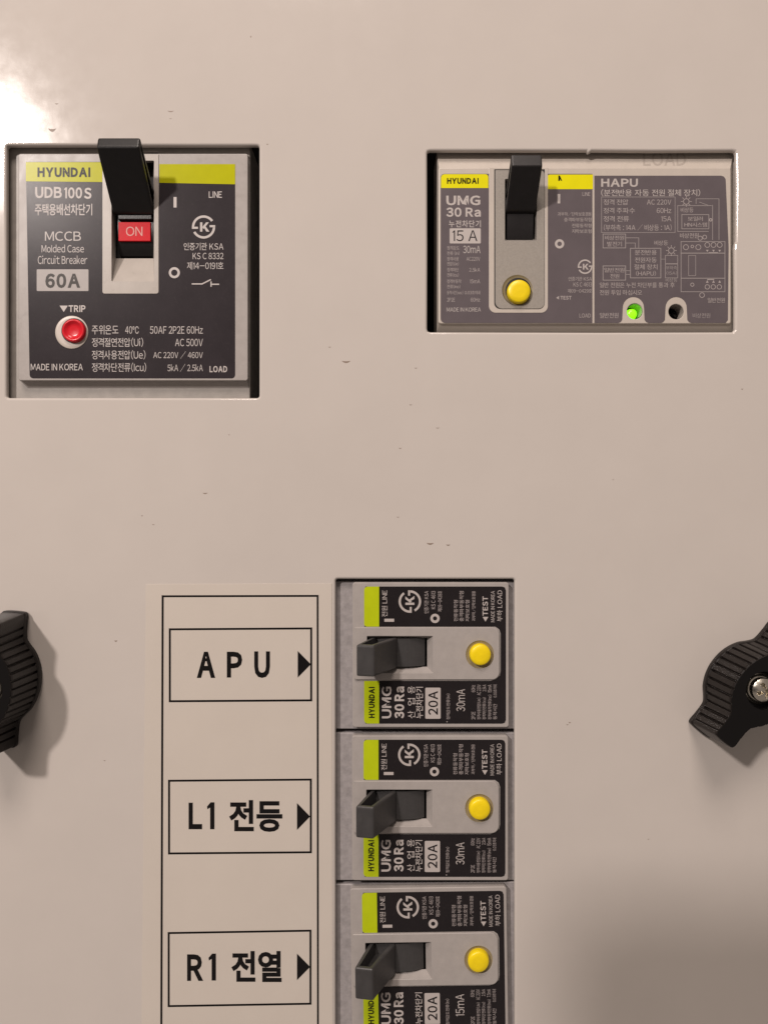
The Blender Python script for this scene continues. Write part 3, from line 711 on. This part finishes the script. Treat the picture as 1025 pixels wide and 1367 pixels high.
# ------------------------------------------------------------------ wing knobs
def knob(cx, cy, ang, label, scr_ang, kb=1.0, ka=1.0):
    t = thing('wing_knob', cx, cy, label, 'knob', 'black wing knobs on the cover')
    ctrl = [(86, 10), (83.5, 17), (72, 17.2), (60, 17.5), (52, 19), (45, 24.5), (36, 33), (24, 39.5), (12, 43), (0, 44), (-12, 43), (-24, 39.5), (-36, 33), (-45, 24.5), (-52, 19), (-60, 17.5), (-72, 17.2), (-83.5, 17), (-86, 10)]
    ctrl = [(a*ka, b*kb) for a, b in ctrl + [(-a, -b) for a, b in ctrl]]
    # Catmull-Rom, resampled evenly
    P = []
    n = len(ctrl)
    for i in range(n):
        p0, p1, p2, p3 = [Vector(ctrl[(i+k) % n]) for k in (-1, 0, 1, 2)]
        for j in range(16):
            u = j/16
            P.append(0.5*((2*p1) + (p2-p0)*u + (2*p0-5*p1+4*p2-p3)*u*u + (3*p1-p0-3*p2+p3)*u**3))
    L = [0]
    for i in range(len(P)): L.append(L[-1] + (P[(i+1) % len(P)]-P[i]).length)
    tot = L[-1]; N = 640; Q = []; k = 0
    for i in range(N):
        s = tot*i/N
        while L[k+1] < s: k += 1
        f = (s-L[k])/(L[k+1]-L[k]); Q.append(P[k].lerp(P[(k+1) % len(P)], f))
    nor = []
    for i in range(N):
        d = Q[(i+2) % N]-Q[i-2]; d.normalize(); nor.append(Vector((d.y, -d.x)))
    # ensure outward
    if nor[0].dot(Q[0]) < 0: nor = [-v for v in nor]
    ca, sa = math.cos(ang), math.sin(ang)
    c0 = M(cx, cy, 0)
    def loop(off, h, groove=0.0, sc=1.0):
        out = []
        for i in range(N):
            q = Q[i]
            o = off
            if groove and abs(q.x) < 80:
                ph = (i/N*42) % 1.0
                # rounded ribs with narrow grooves
                o += -groove*max(0.0, 1 - (min(ph, 1-ph)/0.17)**2) if min(ph, 1-ph) < 0.17 else 0.0
            q = Vector((q.x*(1+off/78), q.y*(1+off/40))) + nor[i]*(o-off)
            x, y = q.x*ca - q.y*sa, q.x*sa + q.y*ca
            out.append(Vector((c0.x + x*S, -h, c0.z + y*S)))
        return out
    g = G()
    loft(g, [loop(-1.2, 0.02), loop(0, 0.04), loop(0, 0.15), loop(-0.8, 0.20), loop(-1.4, 0.21, 2.6), loop(-5.2, 1.20, 2.6), loop(-5.8, 1.245, 1.6), loop(-6.8, 1.265, 0.3)], smooth=False)
    top = loop(-6.8, 1.265, 0.3)
    # top face with the screw bore
    c = bpy.data.curves.new('c', 'CURVE'); c.dimensions = '2D'; c.fill_mode = 'BOTH'
    bore_r = 24*S
    hole = [(c0.x + bore_r*math.cos(2*math.pi*i/40), c0.z + bore_r*math.sin(2*math.pi*i/40)) for i in range(40)]
    for j, w in enumerate(([(v.x, v.z) for v in top], hole)):
        if (area(w) < 0) != (j > 0): w = w[::-1]
        sp = c.splines.new('POLY'); sp.points.add(len(w)-1); sp.use_cyclic_u = True
        for i, (x, y) in enumerate(w): sp.points[i].co = (x, y, 0, 1)
    vs, fs = curve_mesh(c)
    # the fill of an unextruded curve faces +z of the curve = towards the camera
    gt = G(); gt.add([(v.x, -1.2651, v.y) for v in vs], fs)
    br = [[Vector((c0.x + r*math.cos(2*math.pi*i/40), -hh, c0.z + r*math.sin(2*math.pi*i/40))) for i in range(40)] for r, hh in ((bore_r, 1.265), (bore_r-0.01, 0.98), (0.02, 0.98))]
    loft(gt, [b for b in br], smooth=False)
    body = g.build('grip', M_KNOB, t)
    gt.build('top_face', M_KNOBT, t)
    # stepped boss, washers and cross-head screw
    def ring_lathe(prof, name, mat, par, n=40, ox=0, oz=0):
        g = G()
        loft(g, [[Vector((c0.x+ox + r*math.cos(2*math.pi*i/n), -h, c0.z+oz + r*math.sin(2*math.pi*i/n))) for i in range(n)] for r, h in prof], cap_top=True, smooth=True)
        return g.build(name, mat, par)
    ring_lathe([(0.37, 0.98), (0.38, 1.0), (0.375, 1.02), (0.30, 1.03)], 'washer', M_STEEL, t)
    ring_lathe([(0.31, 1.03), (0.325, 1.05), (0.32, 1.075), (0.25, 1.085)], 'spring_washer', M_STEEL, t)
    # screw head: dome with a cross recess cut by lowering vertices
    g = G(); R = 0.265; nr, na = 22, 64
    vs = []; fs = []
    for i in range(nr+1):
        r = R*i/nr
        for j in range(na):
            a = 2*math.pi*j/na
            x, y = r*math.cos(a), r*math.sin(a)
            hh = 1.29 - 0.09*(r/R)**2 - (0.05 if i == nr else 0)
            xr, yr = x*math.cos(scr_ang)+y*math.sin(scr_ang), -x*math.sin(scr_ang)+y*math.cos(scr_ang)
            dd = min(max(abs(xr)/0.175, abs(yr)/0.042), max(abs(yr)/0.175, abs(xr)/0.042))
            if dd < 1.0: hh -= 0.13*min(1, (1-dd)*3)*(1-0.4*r/R)
            vs.append(Vector((c0.x+x, -hh, c0.z+y)))
    for i in range(nr):
        for j in range(na):
            k = (j+1) % na
            fs.append([i*na+j, (i+1)*na+j, (i+1)*na+k, i*na+k])
    g.add(vs, fs, False)
    loft(g, [[Vector((c0.x + R*math.cos(2*math.pi*i/na), -hh, c0.z + R*math.sin(2*math.pi*i/na))) for i in range(na)] for hh in (1.08, 1.15)])
    g.build('screw', M_STEEL, t)
    # collar that carries it on the cover
    ring_lathe([(0.5, 0.0), (0.5, 0.03)], 'collar', M_KNOB, t)
    return t
knob(16.5, 905, math.radians(85.5), 'black ribbed wing knob at the left edge, standing upright and half cut off', 0.3, 0.93, 1.05)
knob(984, 905, math.radians(180+51.2), 'black ribbed wing knob at the right edge, turned diagonally, its screw head showing', 0.35, 0.96, 1.02)

# ------------------------------------------------------------------ the phone that takes the picture; its soft shadow falls on the lower right of the cover
def phone():
    t = thing('phone', 512, 683, 'black phone held upright in front of the cover, its shadow falling low on the right', 'phone')
    def slab(x0, x1, z0, z1, y0, y1, r, mat, name):
        g = G(); lp = []
        pts = rrect(x0, -z1, x1, -z0, r, 8)
        for y, i in ((y0, 0.12), (y0-0.12, 0), (y1+0.12, 0), (y1, 0.12)):
            lp.append([Vector((a + (i if a < (x0+x1)/2 else -i), y, -b + (i if -b < (z0+z1)/2 else -i))) for a, b in pts])
        loft(g, lp, cap_top=True, cap_bot=True)
        return g.build(name, mat, t)
    slab(-9.0, 0.95, -12.0, 4.35, -18.35, -19.15, 1.1, M_LEVER, 'phone_body')
    slab(-8.7, 0.65, -11.7, 4.05, -19.16, -19.19 - 0.25, 0.9, M_KNOBT, 'screen')
    for z in (2.0, 0.0, -2.0):
        g = G()
        loft(g, [[Vector((r*math.cos(2*math.pi*i/28), y, z + r*math.sin(2*math.pi*i/28))) for i in range(28)] for r, y in ((0.62, -18.34), (0.60, -18.16), (0.50, -18.14), (0.46, -18.22), (0.05, -18.26))], cap_top=True)
        g.build('lens', M_KNOBT, t)
phone()

for o in COL.objects:
    if '_origin' in o: del o['_origin']
